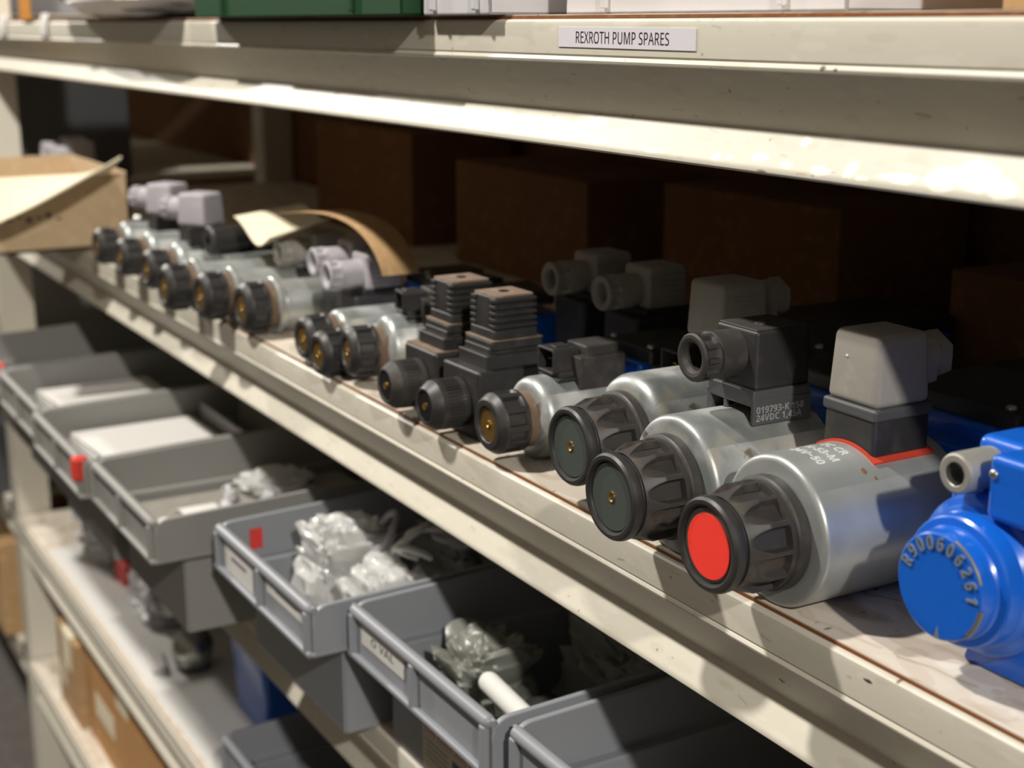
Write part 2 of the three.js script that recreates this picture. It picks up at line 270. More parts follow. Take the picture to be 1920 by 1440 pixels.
function smallCap(parent, R, cr = 0.0168, matDisc = M.brass) {
  const N = 10, L = 0.0245, s = cr / 0.0168;
  const fl = (a, t) => {
    const z = 0.006 + t * 0.0135, w = a * N / (2 * PI), ph = Math.abs((w - Math.floor(w)) - 0.5) * 2, dep = (1 - step(0.6, 0.68, ph)) * step(0.008, 0.0086, z) * (1 - step(0.0185, 0.0192, z));
    return [(0.0168 - 0.0016 * dep) * s, z];
  };
  mesh('spacer', latheZ([[0.004, 0.0002], [0.0152 * s, 0.0002], [0.0152 * s, 0.0042], [0.0146 * s, 0.0046], [0.0146 * s, 0.0062], [0.004, 0.0062]], 0, R, 0), M.rust, parent);
  const c = mesh('cap', [revolve(fl, 200, 18, 0, R, 0, 0.5), latheZ([[0.01, 0.006], [0.0164 * s, 0.006], [0.0168 * s, 0.0066]], 0, R, 0),
    latheZ([[0.0168 * s, 0.0193], [0.0166 * s, 0.0202], [0.0145 * s, 0.0234], [0.0138 * s, 0.0241], [0.0132 * s, L], [0.0102 * s, L], [0.0098 * s, L - 0.0006], [0.0097 * s, L - 0.0018], [0.001, L - 0.0018]], 0, R, 0)], M.black, parent);
  const d = mesh('disc', latheZ([[0.0095 * s, L - 0.0022], [0.0095 * s, L - 0.0014], [0.0001, L - 0.0014]], 0, R, 0, 40), matDisc, c); d.userData.label = 'brass end disc';
  mesh('screw', latheZ([[0.0021, L - 0.0016], [0.0021, L - 0.0007], [0.0016, L - 0.0006], [0.001, L - 0.0013], [0.0001, L - 0.0016]], 0, R, 0, 18), M.brassScrew, c);
  return c;
}
function coil(parent, R, L, fil, m, name = 'coil_housing') {
  const p = [[0.001, 0], [R - fil, 0]]; for (let i = 1; i <= 6; i++) { const a = i / 6 * PI / 2; p.push([R - fil + fil * Math.sin(a), -fil + fil * Math.cos(a)]); }
  p.push([R, -L + 0.002], [R - 0.002, -L], [0.001, -L]);
  return mesh(name, latheZ(p.reverse(), 0, R, 0, 96), m, parent);
}
const hexNut = (r, z0, z1, x, y, n = 6) => new THREE.CylinderGeometry(r, r, z1 - z0, n).rotateX(PI / 2).translate(x, y, (z0 + z1) / 2);
// a cable gland whose nut ends at z = 0 and that runs back to z = -len
function frontGland(parent, x, y, z, r, len, m) {
  const g = mesh('cable_gland', latheZ([[r * 0.98, -len], [r * 0.98, -len * 0.42], [r * 0.9, -len * 0.4], [r * 0.9, -len * 0.3], [r * 0.5, -len * 0.3]], x, y, z, 40), m, parent);
  const N = 10, fl = (a, t) => { const zz = -len * 0.34 + t * len * 0.27, w = a * N / (2 * PI), ph = Math.abs((w - Math.floor(w)) - 0.5) * 2; return [r * (1.02 - 0.13 * (1 - step(0.45, 0.75, ph)) * step(0, 0.3, t)), zz]; };
  mesh('gland_nut', [revolve(fl, 160, 8, x, y, z, 0.6), latheZ([[r * 0.95, -len * 0.34], [r * 1.02, -len * 0.335]], x, y, z, 40),
    latheZ([[r * 0.9, -len * 0.08], [r * 0.99, -len * 0.07], [r * 1.0, -len * 0.04], [r * 0.93, -len * 0.005], [r * 0.8, 0], [r * 0.66, -len * 0.02], [r * 0.55, -len * 0.1], [r * 0.52, -len * 0.4], [0.0002, -len * 0.4]], x, y, z, 48)], m, g);
  return g;
}
function backGland(parent, x, y, z, r, m) {   // leaves the rear of a connector towards the back
  const g = mesh('cable_gland', [cz(r, z - 0.012, z, x, y, 32), rb(r * 1.9, r * 1.4, 0.012, x, y - r * 0.35, z - 0.006, 0.002)], m, parent);
  mesh('gland_nut', [hexNut(r * 1.12, z - 0.0185, z - 0.0122, x, y, 6), cz(r * 0.8, z - 0.0205, z - 0.0185, x, y)], m, g);
}
// tapered rounded box: width/depth at the bottom and top
function tapered(wb, db, wt, dt, h, x, y, z, r = 0.003) {
  const g = new RoundedBoxGeometry(1, 1, 1, 3, 0.001), q = new RoundedBoxGeometry(wb, h, db, 3, r), p = q.attributes.position;
  for (let i = 0; i < p.count; i++) { const t = p.getY(i) / h + 0.5; p.setX(i, p.getX(i) * (1 + (wt / wb - 1) * t)); p.setZ(i, p.getZ(i) * (1 + (dt / db - 1) * t)); }
  q.computeVertexNormals(); return creased(q, 0.6).translate(x, y + h / 2, z);
}
// gasket that follows the round coil under a connector
function saddle(parent, R, w, d, zc, m) {
  const g = sheet((u, v) => { const x = (u - 0.5) * w, z = zc + (v - 0.5) * d; return [x, R + Math.sqrt(Math.max(0, R * R - x * x)) + 0.0003, z]; }, 14, 6, 0.0016);
  return mesh('gasket', g, m, parent);
}
function valveHousing(parent, w, h, z0, len, m = M.blue) {
  const b = mesh('valve_body', [rb(w, h, len, 0, h / 2, z0 - len / 2, 0.004), rb(w * 0.8, 0.012, len * 0.5, 0, h + 0.002, z0 - len * 0.4, 0.003)], m, parent);
  mesh('cover', rb(w * 1.04, 0.009, len * 0.7, 0, h + 0.011, z0 - len * 0.55, 0.002), M.black, b);
  for (const s of [-1, 1]) mesh('screw', latheY([[0.0001, 0.002], [0.0016, 0.0018], [0.0026, 0.0006], [0.0026, 0]].reverse(), s * w * 0.4, h + 0.0155, z0 - len * 0.26, 16), M.steel, b);
  return b;
}
function ribbedConnector(parent, w, d, h, x, y, z, m, top, ribs = 5) {
  const g = [tapered(w * 0.89, d * 0.91, w * 0.84, d * 0.87, h, x, y, z, 0.0012)];
  for (let i = 0; i < ribs; i++) { const yy = y + h * (0.32 + 0.6 * i / (ribs - 1)), k = 1 - 0.03 * (yy - y) / h; for (const s of [-1, 1]) g.push(rb(w * 0.045 + 0.001, h * 0.085, d * 0.94 * k, x + s * w * 0.462 * k, yy, z, 0.0004), rb(w * 0.2 * k, h * 0.085, 0.0018, x + s * w * 0.375 * k, yy, z + d * 0.462 * k, 0.0004)); }
  g.push(tapered(w * 0.97, d * 0.97, w * 0.95, d * 0.95, h * 0.24, x, y, z, 0.001));
  const c = mesh('connector', g, m, parent);
  if (top) { mesh('top_plate', [rb(w * 0.84, 0.0016, d * 0.84, x, y + h + 0.0002, z, 0.0006)], top, c); mesh('screw_hole', cy(0.0033, y + h + 0.0006, y + h + 0.00125, x, z, 20), M.blackGloss, c); }
  return c;
}

// ---------------------------------------------------------------- the valves in the front row
// red-stickered valve
{
  const R = 0.0315, v = thing('solenoid_valve', 'large zinc solenoid valve with red sticker on its black fluted cap', 'valve', [-0.4240, 0, 0.001], 0.0);
  coil(v, R, 0.078, 0.0028, M.zincClean); bigCap(v, R, true);
  valveHousing(v, 0.07, 0.06, -0.079, 0.085);
  saddle(v, R, 0.034, 0.033, -0.053, M.redRubber).userData.label = 'orange red rubber gasket';
  mesh('connector_socket', [tapered(0.030, 0.031, 0.0295, 0.0305, 0.0215, 0, 0.057, -0.053, 0.002)], M.black, v);
  const rim = mesh('connector_collar', rb(0.0315, 0.0052, 0.0325, 0, 0.0775, -0.053, 0.0015), M.darkGrey, v);
  const c = mesh('connector', tapered(0.0295, 0.031, 0.0265, 0.028, 0.030, 0, 0.0795, -0.053, 0.0035), M.grey, v);
  backGland(v, 0, 0.0955, -0.066, 0.0095, M.grey);
  mesh('pin_mark', new THREE.SphereGeometry(0.0006, 10, 8).translate(-0.004, 0.099, -0.0384), M.white, c);
  const em = ['mfm'].map(s => text(s, 0.0034, 0.0003).rotateY(PI / 2).translate(0.01365, 0.0925, -0.049)); mesh('moulded_lettering', em, M.grey, c);
  // stamped rows near the front of the coil
  const rows = [['24V~50', 0.0145, -0.012], ['H-53-M', 0.0145, -0.0195], ['IC CR', 0.0145, -0.027]], gs = [];
  for (const [s, a0, z0] of rows) {
    const g = text(s, 0.0040, 0.0004), p = g.attributes.position, W = g.boundingBox.max.x;
    for (let i = 0; i < p.count; i++) { const a = (p.getX(i) - W * 0.35) / R, r = R + p.getZ(i) * 0.35 + 0.00002, z = z0 - p.getY(i); p.setXYZ(i, r * Math.sin(a), R + r * Math.cos(a), z); }
    g.computeVertexNormals(); gs.push(g);
  }
  mesh('stamped_marks', gs, std({ color: 0xe4e6e4, metalness: 0.3, roughness: 0.4 }), v);
  mesh('rust_fleck', [[0.62, -0.030, 0.0017, 0.0012], [0.75, -0.0335, 0.001, 0.0008]].map(([a, z, w, h]) => new THREE.SphereGeometry(1, 10, 6).scale(w, 0.00012, h).rotateZ(-a).translate((R) * Math.sin(a), R + R * Math.cos(a), z)), M.brownCard, v);
}
// valve with black connector and white printed rating
{
  const R = 0.0315, v = thing('solenoid_valve', 'large zinc solenoid valve with black connector and printed rating plate', 'valve', [-0.4925, 0, 0.001], 0);
  coil(v, R, 0.07, 0.0032, M.zinc); bigCap(v, R, false); valveHousing(v, 0.07, 0.056, -0.071, 0.085);
  const b = mesh('connector_frame', [rb(0.0325, 0.0075, 0.033, 0.0012, 0.0705, -0.046, 0.001), rb(0.002, 0.0115, 0.033, 0.0168, 0.0645, -0.046, 0.0005), rb(0.0022, 0.012, 0.0022, -0.014, 0.064, -0.031, 0.0004), rb(0.002, 0.011, 0.002, -0.003, 0.0655, -0.031, 0.0004), rb(0.002, 0.012, 0.033, -0.0145, 0.064, -0.046, 0.0005), rb(0.022, 0.012, 0.02, 0, 0.064, -0.052, 0.0005)], M.darkGrey, v);
  const t = [text('019793-K 158', 0.0031, 0.0002).translate(0, 0.0036, 0), text('24VDC 1,45A', 0.0031, 0.0002)].map(g => { g.scale(1.02, 1, 1); return g.rotateY(PI / 2).translate(0.0178, 0.0605, -0.031); });
  mesh('rating_print', t, std({ color: 0x8a8a8a, roughness: 0.6 }), b);
  const c = mesh('connector', [tapered(0.030, 0.0315, 0.0285, 0.030, 0.0265, 0.001, 0.0738, -0.047, 0.0018)], M.black, v);
  mesh('top_plate', rb(0.0265, 0.0012, 0.0285, 0.001, 0.1003, -0.047, 0.0005), M.blackDusty, c);
  mesh('screw', latheY([[0.0028, 0], [0.0028, 0.0008], [0.0016, 0.0009], [0.0001, 0.0004]], 0.003, 0.1006, -0.044, 20), M.steel, c);
  frontGland(v, -0.0005, 0.0885, -0.0085, 0.0108, 0.025, M.blackDusty);
}
// third large valve: grey disc, grey connector behind
{
  const R = 0.0315, v = thing('solenoid_valve', 'large weathered zinc solenoid valve with rounded shoulder and grey square connector', 'valve', [-0.5665, 0, -0.0245], 0.0);
  coil(v, R, 0.075, 0.0078, M.zinc); bigCap(v, R, false); valveHousing(v, 0.07, 0.056, -0.076, 0.085);
  mesh('connector_socket', [tapered(0.031, 0.031, 0.0295, 0.0305, 0.016, 0, 0.058, -0.061, 0.002), rb(0.031, 0.004, 0.032, 0, 0.0745, -0.061, 0.001)], M.blackDusty, v);
  const c = mesh('connector', tapered(0.0295, 0.031, 0.027, 0.0285, 0.029, 0, 0.0765, -0.061, 0.0028), M.grey, v);
  backGland(v, 0, 0.0935, -0.075, 0.0095, M.grey);
  const px = 0.01395; mesh('moulded_lettering', [text('mfm', 0.0036, 0.0003).rotateY(PI / 2).translate(px, 0.0905, -0.056), bx(0.0003, 0.0004, 0.015, px, 0.0985, -0.061), bx(0.0003, 0.0004, 0.013, px, 0.0965, -0.061), bx(0.0003, 0.0004, 0.013, px + 0.0002, 0.0885, -0.061), bx(0.0003, 0.0004, 0.017, px + 0.0003, 0.0862, -0.061)], M.grey, c);
}
// small round valves with brass discs
function ampConnector(v, R, z, mat) {
  const y = 2 * R - 0.002;
  const c = mesh('plug_base', [rb(0.024, 0.020, 0.03, 0.004, y + 0.0035, z - 0.027, 0.0012), rb(0.020, 0.012, 0.022, 0.004, y + 0.013, z - 0.028, 0.0015), rb(0.012, 0.006, 0.012, 0.004, y + 0.002, z - 0.009, 0.001)], M.blackDusty, v);
  const w = 0.0155, h = 0.0125, t = 0.0016, L = 0.015, yc = y + 0.0105;
  const s = mesh('plug_socket', [rb(w, t, L, 0, yc + h / 2, z - L / 2, 0.0006), rb(w, t, L, 0, yc - h / 2, z - L / 2, 0.0006), rb(t, h, L, -w / 2, yc, z - L / 2, 0.0006), rb(t, h, L, w / 2, yc, z - L / 2, 0.0006), bx(w, h, 0.003, 0, yc, z - L), rb(0.009, 0.0014, 0.009, 0, yc + h / 2 + 0.001, z - 0.0085, 0.0005)], M.black, v);
  for (const k of [-1, 1]) mesh('contact_pin', rb(0.0032, 0.0008, 0.008, k * 0.003, yc, z - 0.0085, 0.0003), M.steel, s);
}
const brassValves = [
  ['small zinc solenoid valve with brass disc between black square valve and large grey-disc valve', -0.649, -0.0156, 0.0226, 0.0168, true, -0.02, 0],
  ['small zinc solenoid valve with brass disc, nearest of three to the black square valves', -0.8445, -0.0205, 0.0226, 0.0168, true, -0.02, -0.14],
  ['small solenoid valve with brass disc, middle of the three touching ones', -0.8790, -0.0125, 0.0160, 0.0158, false, 0, 0.04],
  ['small solenoid valve with brass disc, last of three beside the long tubed valves', -0.9205, -0.0185, 0.0180, 0.0162, false, 0, 0.02],
];
for (const [label, x, z, R, cr, amp, cz0, turn] of brassValves) {
  const v = thing('solenoid_valve', label, 'valve', [x, 0, z], turn);
  coil(v, R, 0.05, Math.min(0.0062, R * 0.3), M.zinc); smallCap(v, R, cr); valveHousing(v, amp ? 0.045 : 0.030, 0.042, -0.051, 0.07);
  if (amp) ampConnector(v, R, -0.012, M.black);
  if (amp) mesh('bracket', [rb(0.022, 0.0016, 0.018, 0.002, 2 * R - 0.0006, -0.022, 0.0005)], M.black, v);
}
// two black square-coil valves with ribbed connectors
const squareLabels = ['black square-coil valve with ribbed connector beside the brass-disc zinc valve', 'black square-coil valve with dusty shoulders and ribbed connector beside three brass caps'];
[[-0.7098, -0.0075, 0.02], [-0.7640, -0.0085, 0.0]].forEach(([x, z, turn], i) => {
  const v = thing('square_coil_valve', squareLabels[i], 'valve', [x, 0, z], turn);
  mesh('coil_block', [rb(0.0425, 0.0405, 0.055, 0, 0.02025, -0.0275, 0.0022)], M.black, v);
  if (i) mesh('dusty_top', rb(0.0405, 0.0008, 0.053, 0, 0.0407, -0.0275, 0.0003), M.dustTop, v);
  mesh('plinth', [rb(0.033, 0.0085, 0.042, 0.002, 0.0442, -0.028, 0.0008), rb(0.0285, 0.0045, 0.036, 0.002, 0.0500, -0.028, 0.0008)], M.black, v);
  mesh('plug_collar', [rb(0.0315, 0.0056, 0.034, 0.002, 0.0533, -0.028, 0.0016)], M.black, v);
  mesh('dust_line', [rb(0.0312, 0.0006, 0.0337, 0.002, 0.0562, -0.028, 0.0002)], M.dustTop, v);
  ribbedConnector(v, 0.029, 0.030, 0.0245, 0.002, 0.0560, -0.028, M.black, M.dustTop, 5);
  const L = 0.0235, y = 0.0195, r = 0.0145, N = 44;
  const fl = (a, t) => [r + 0.0005 * (Math.cos(a * N) > 0 ? 0.4 : -1.2) * (t > 0.04 && t < 0.96 ? 1 : 0), 0.0035 + t * 0.0115];
  const c = mesh('cap', [revolve(fl, 528, 6, 0, y, 0, 0.4), latheZ([[0.004, 0.0003], [r * 0.96, 0.0003], [r, 0.001], [r, 0.0035]], 0, y, 0), latheZ([[r, 0.015], [r, 0.0178], [r * 0.97, 0.0186], [r * 0.76, L - 0.0006], [r * 0.72, L], [r * 0.64, L], [r * 0.62, L - 0.0016], [0.001, L - 0.0016]], 0, y, 0)], i ? M.blackDusty : M.black, v);
  mesh('disc', latheZ([[r * 0.55, L - 0.002], [r * 0.55, L - 0.0008], [0.0001, L - 0.0008]], 0, y, 0, 32), M.blackGloss, c);
  mesh('screw', latheZ([[0.0021, L - 0.001], [0.0021, L - 0.0001], [0.0012, L + 0.0001], [0.0001, L - 0.0004]], 0, y, 0, 16), M.brassScrew, c);
});
// long tubed valves with larger caps
[['long tubed solenoid valve with brass slotted cap beside the pale grey glands', -1.0257, 0.0127], ['long tubed solenoid valve with brass slotted cap between its two twins', -1.0858, 0.0250], ['long tubed solenoid valve with brass slotted cap farthest from the grey glands', -1.1387, 0.0380]].forEach(([label, x, zf], i) => {
  const R = 0.0225, v = thing('tubed_valve', label, 'valve', [x, 0, zf - 0.0245], 0);
  mesh('flange', latheZ([[0.004, 0], [0.0205, 0], [0.0215, -0.001], [0.0215, -0.005], [0.018, -0.006], [0.004, -0.006]].reverse(), 0, R, 0), M.zinc, v);
  coil(v, 0.0185, 0.075, 0.002, M.zincClean, 'tube').position.set(0, R - 0.0185, -0.0055);
  smallCap(v, R, 0.0192);
  mesh('lock_nut', [hexNut(0.012, -0.09, -0.081, 0, R), cz(0.007, -0.1, -0.09, 0, R)], M.steel, v);
  mesh('foot', rb(0.03, 0.012, 0.03, 0, 0.006, -0.055, 0.001), M.black, v);
});
// far small valves, blurred
[['small distant solenoid valve with brass disc next to the tubed valves', -1.2369, 0.0243], ['small distant solenoid valve with brass disc between its far twins', -1.3166, 0.0261], ['small distant solenoid valve with brass disc beside the open carton', -1.395, 0.027]].forEach(([label, x, zf], i) => {
  const R = 0.022, v = thing('solenoid_valve', label, 'valve', [x, 0, zf - 0.0245], 0);
  coil(v, R, 0.042, 0.006, M.zinc); smallCap(v, R, 0.0175);
  if (i < 2) {
    mesh('connector_socket', rb(0.030, 0.016, 0.032, -i * 0.012, 0.0505, -0.028, 0.001), M.black, v);
    const c = mesh('connector', tapered(0.030, 0.031, 0.027, 0.028, 0.028, 0, 0, 0, 0.003), M.paleGrey, v); c.position.set(-i * 0.012, 0.0585, -0.028); c.rotation.y = -1.0;
    const g = frontGland(v, 0, 0, 0.040, 0.0105, 0.027, M.paleGrey); g.position.set(-i * 0.012, 0.0715, -0.028); g.rotation.y = -1.0;
  } else mesh('bolt', [latheY([[0.001, 0], [0.006, 0], [0.006, 0.005], [0.004, 0.007], [0.001, 0.007]], 0, 0.0425, -0.02)], M.steel, v);
});
// valves with pale grey glanded connectors
function glandValve(label, x, y, z, m, o = {}) {
  const v = thing('gland_valve', label, 'valve', [x, 0, z], o.turn || 0);
  const w = 0.028, d = 0.03, h = 0.026, zb = -0.040;
  mesh('coil_block', [rb(0.036, y - 0.014, 0.05, 0, (y - 0.014) / 2, zb, 0.002), rb(0.03, 0.006, 0.034, 0, y - 0.0125, zb, 0.001)], o.base || M.black, v);
  const g = [tapered(w, d, w * 0.93, d * 0.93, h, 0, y - 0.011, zb, 0.003)];
  if (o.ribs !== false) for (let i = 0; i < 6; i++) g.push(rb(0.0012, 0.0016, d * 0.86, w / 2 * 0.965, y - 0.006 + i * 0.0034, zb, 0.0004));
  const c = mesh('connector', g, m, v);
  frontGland(v, 0, y, 0, 0.0105, 0.027, m);
  return v;
}
glandValve('pale grey ribbed connector valve with open cable gland behind the three brass caps', -0.9430, 0.0560, -0.023, M.paleGrey);
glandValve('pale grey ribbed connector valve partly hidden beside its open-gland twin', -0.9830, 0.0600, -0.029, M.paleGrey);
glandValve('dusty grey gland valve in shade behind the black square valves', -0.7640, 0.0745, -0.100, M.grey);
glandValve('dusty grey gland valve in shade beside the grey square connector', -0.7060, 0.0745, -0.100, M.grey);
glandValve('smooth grey connector valve under the curled cream paper tag', -1.0750, 0.0540, -0.037, M.grey, { ribs: false });
glandValve('pale grey connector valve behind the carton near the upright', -1.835, 0.0740, -0.030, M.paleGrey, { ribs: false });
glandValve('pale grey connector valve touching the upright at the row end', -1.905, 0.0740, -0.038, M.paleGrey, { ribs: false });
{ // black round plug between the far connectors
  const v = thing('plug_valve', 'black round plug valve with zinc plate behind the tubed valves', 'valve', [-1.185, 0, -0.028], 0.1);
  mesh('body', [rb(0.034, 0.04, 0.06, 0, 0.02, -0.04, 0.002)], M.black, v);
  mesh('plug', latheZ([[0.004, 0.012], [0.011, 0.012], [0.0125, 0.010], [0.0125, -0.02], [0.010, -0.022], [0.010, -0.03]].reverse(), 0, 0.051, 0), M.black, v);
  mesh('plate', rb(0.04, 0.003, 0.07, 0.002, 0.0385, -0.03, 0.001), M.zincClean, v);
}
// dim blue valve bodies and a dark ribbed plug standing in the second row
{
  const v = thing('valve_block', 'dark blue valve body with black ribbed plug deep in the shelf', 'valve', [-0.452, 0, -0.235], 0);
  mesh('body', [rb(0.075, 0.055, 0.09, 0, 0.0275, 0, 0.004)], M.blue, v); mesh('cover', rb(0.078, 0.012, 0.095, 0, 0.060, 0, 0.003), M.black, v);
  ribbedConnector(v, 0.034, 0.036, 0.04, 0.006, 0.066, 0.004, M.black, null, 6);
  mesh('screw', latheY([[0.0028, 0], [0.0028, 0.001], [0.0001, 0.0014]], 0.006, 0.1062, 0.004, 16), M.steel, v);
}
{
  const v = thing('valve_block', 'dark blue valve body with flat black cover behind the rated valve', 'valve', [-0.645, 0, -0.245], 0);
  mesh('body', rb(0.07, 0.05, 0.1, 0, 0.025, 0, 0.004), M.blue, v); mesh('cover', rb(0.072, 0.01, 0.1, 0, 0.054, 0, 0.002), M.black, v);
  for (const [x, z] of [[-0.025, 0.035], [0.025, 0.035]]) mesh('screw', latheY([[0.0024, 0], [0.0024, 0.001], [0.0001, 0.0014]], x, 0.059, z, 16), M.steel, v);
}
// small car-type plug seen between the third valve and the brass valve
{
  const v = thing('plug_valve', 'small blue capped valve with black socket behind the rounded zinc valve', 'valve', [-0.607, 0, -0.085], 0);
  mesh('body', rb(0.03, 0.048, 0.05, 0, 0.024, -0.02, 0.002), M.blue, v);
  const sc = mesh('socket', [rb(0.016, 0.0016, 0.016, 0.004, 0.062, 0, 0.0005), rb(0.0016, 0.013, 0.016, -0.004, 0.0555, 0, 0.0005), rb(0.0016, 0.013, 0.016, 0.012, 0.0555, 0, 0.0005), rb(0.03, 0.004, 0.04, 0.002, 0.049, -0.012, 0.001)], M.blackDusty, v);
  mesh('contact_pin', rb(0.003, 0.001, 0.008, 0.004, 0.055, 0.001, 0.0003), M.brassScrew, sc);
}

// ---------------------------------------------------------------- blue cast valve at the right
{
  const v = thing('cast_pump_valve', 'bright blue painted cast pump valve with raised numbers on its round boss', 'pump valve', [-0.3365, 0, 0], 0), y = 0.038;
  mesh('boss', latheZ([[0.0001, 0], [0.0188, 0], [0.0195, -0.0005], [0.0198, -0.0014], [0.0200, -0.0072], [0.0206, -0.0082], [0.0232, -0.0088], [0.0240, -0.0096], [0.0243, -0.0112], [0.0246, -0.016], [0.0262, -0.0190], [0.0285, -0.0200], [0.0296, -0.0215], [0.030, -0.024], [0.031, -0.032], [0.034, -0.042], [0.034, -0.06], [0.01, -0.06]].reverse(), 0, y, 0, 96), M.blue, v);
  const h = mesh('casting', [rb(0.072, 0.062, 0.07, 0.020, 0.037, -0.075, 0.010, 4), rb(0.056, 0.046, 0.05, 0.034, 0.045, -0.055, 0.012, 4), rb(0.09, 0.024, 0.075, 0.030, 0.0745, -0.0675, 0.004, 3), rb(0.074, 0.024, 0.04, 0.0425, 0.0745, -0.034, 0.003, 3), rb(0.030, 0.014, 0.03, -0.008, 0.0575, -0.042, 0.003, 3)], M.blue, v);
  mesh('foot', [tapered(0.034, 0.075, 0.026, 0.07, 0.018, 0.006, 0, -0.0645, 0.002)], M.blue, v);
  const gs = [], str = 'R900606261', rr0 = 0.0134;
  [...str].forEach((ch, i) => { const a = 2.79 - i * 0.305, g = text(ch, 0.0050, 0.0009); g.translate(-(g.boundingBox.max.x + g.boundingBox.min.x) / 2, 0, 0).scale(0.8, 1, 1).rotateZ(a - PI / 2).translate(Math.cos(a) * rr0, y + Math.sin(a) * rr0, -0.0002); gs.push(g); });
  const arrow = new THREE.Shape([new THREE.Vector2(-0.0011, 0), new THREE.Vector2(0.0011, 0), new THREE.Vector2(0, 0.0042)]); gs.push(new THREE.ExtrudeGeometry(arrow, { depth: 0.0008, bevelEnabled: false }).translate(0.0012, y - 0.0188, -0.0003));
  mesh('raised_numbers', gs, std({ color: 0x7f8d9f, metalness: 0.3, roughness: 0.45 }), v).userData.label = 'raised numbers worn to bare metal';
  mesh('bare_chip', [new THREE.TorusGeometry(0.0192, 0.0011, 8, 24, 0.62).rotateZ(-0.75).translate(0, y, -0.0010), new THREE.TorusGeometry(0.0195, 0.0006, 8, 30, 0.9).rotateZ(0.35).translate(0, y, -0.0007)], std({ color: 0x8f8d86, metalness: 0.7, roughness: 0.5 }), v);
  const s = mesh('socket_screw', latheZ([[0.006, -0.03], [0.0076, -0.03], [0.0076, -0.0135], [0.0073, -0.0124], [0.0066, -0.012], [0.0046, -0.012], [0.0042, -0.0124]], -0.0072, 0.0757, 0, 40), std({ color: 0xb4b2aa, metalness: 0.6, roughness: 0.5 }), v);
  mesh('hex_recess', new THREE.CylinderGeometry(0.0043, 0.0040, 0.008, 6, 1, true).rotateX(PI / 2).translate(-0.0072, 0.0757, -0.016), M.steel, s).material.side = THREE.DoubleSide;
  mesh('recess_floor', new THREE.CircleGeometry(0.0042, 6).translate(-0.0072, 0.0757, -0.0195), M.darkGrey, s);
  for (const [x, yy] of [[0.0085, 0.0795], [0.0255, 0.0780]]) mesh('rivet', new THREE.SphereGeometry(0.0018, 14, 10).scale(1, 1, 0.6).translate(x, yy, -0.0138), M.steel, v);
}

// ---------------------------------------------------------------- paper tags among the far valves
solo('paper_tag', sheet((u, v) => [-1.155 + u * 0.105, 0.0805 - 0.012 * Math.sin(u * 2.6) * v + 0.003 * Math.sin(u * 7) - 0.006 * v, -0.030 - 0.055 * (1 - v) + 0.008 * u], 24, 10, 0.0004), M.cream, 'curled cream paper tag lying over a grey connector', 'tag');
solo('kraft_tag', sheet((u, v) => { const a = u * 2.3; return [-1.055 + 0.165 * Math.sin(a * 0.62) , 0.088 + 0.010 * Math.sin(u * PI) - 0.026 * u * u * u, -0.06 + 0.028 * v - 0.012 * u]; }, 28, 8, 0.0005), M.kraft, 'brown kraft tag arching over the pale grey glands', 'tag');

// ---------------------------------------------------------------- open carton on the valve shelf
{
  const c = thing('open_carton', 'open beige cardboard carton sticking out of the valve shelf', 'carton', [-1.655, 0, 0.035], 0.0);
  const W = 0.25, H = 0.078, D = 0.16, t = 0.003;
  mesh('side_panel', [bx(W, H, t, 0, H / 2, D / 2 - t / 2), bx(W, H, t, 0, H / 2, -D / 2 + t / 2), bx(t, H, D, -W / 2 + t / 2, H / 2, 0), bx(t, H, D, W / 2 - t / 2, H / 2, 0), bx(W, t, D, 0, t / 2, 0)], M.carton, c);
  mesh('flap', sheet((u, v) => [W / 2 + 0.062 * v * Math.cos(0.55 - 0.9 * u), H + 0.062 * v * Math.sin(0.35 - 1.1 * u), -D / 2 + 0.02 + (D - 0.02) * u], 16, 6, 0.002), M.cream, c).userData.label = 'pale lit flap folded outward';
  mesh('handwriting', [0, 1, 2, 3, 4, 5, 6].map(i => bx(0.0003, 0.0022 + 0.003 * (i % 2), 0.006, W / 2 + 0.0002, 0.034 + (i % 3) * 0.002, 0.055 - i * 0.010)), M.darkGrey, c);
}
solo('stopper', latheY([[0.001, 0], [0.018, 0], [0.018, 0.03], [0.014, 0.036], [0.001, 0.036]], -1.93, 0, 0.006), M.blue, 'small blue stopper standing by the upright on the valve shelf', 'stopper');

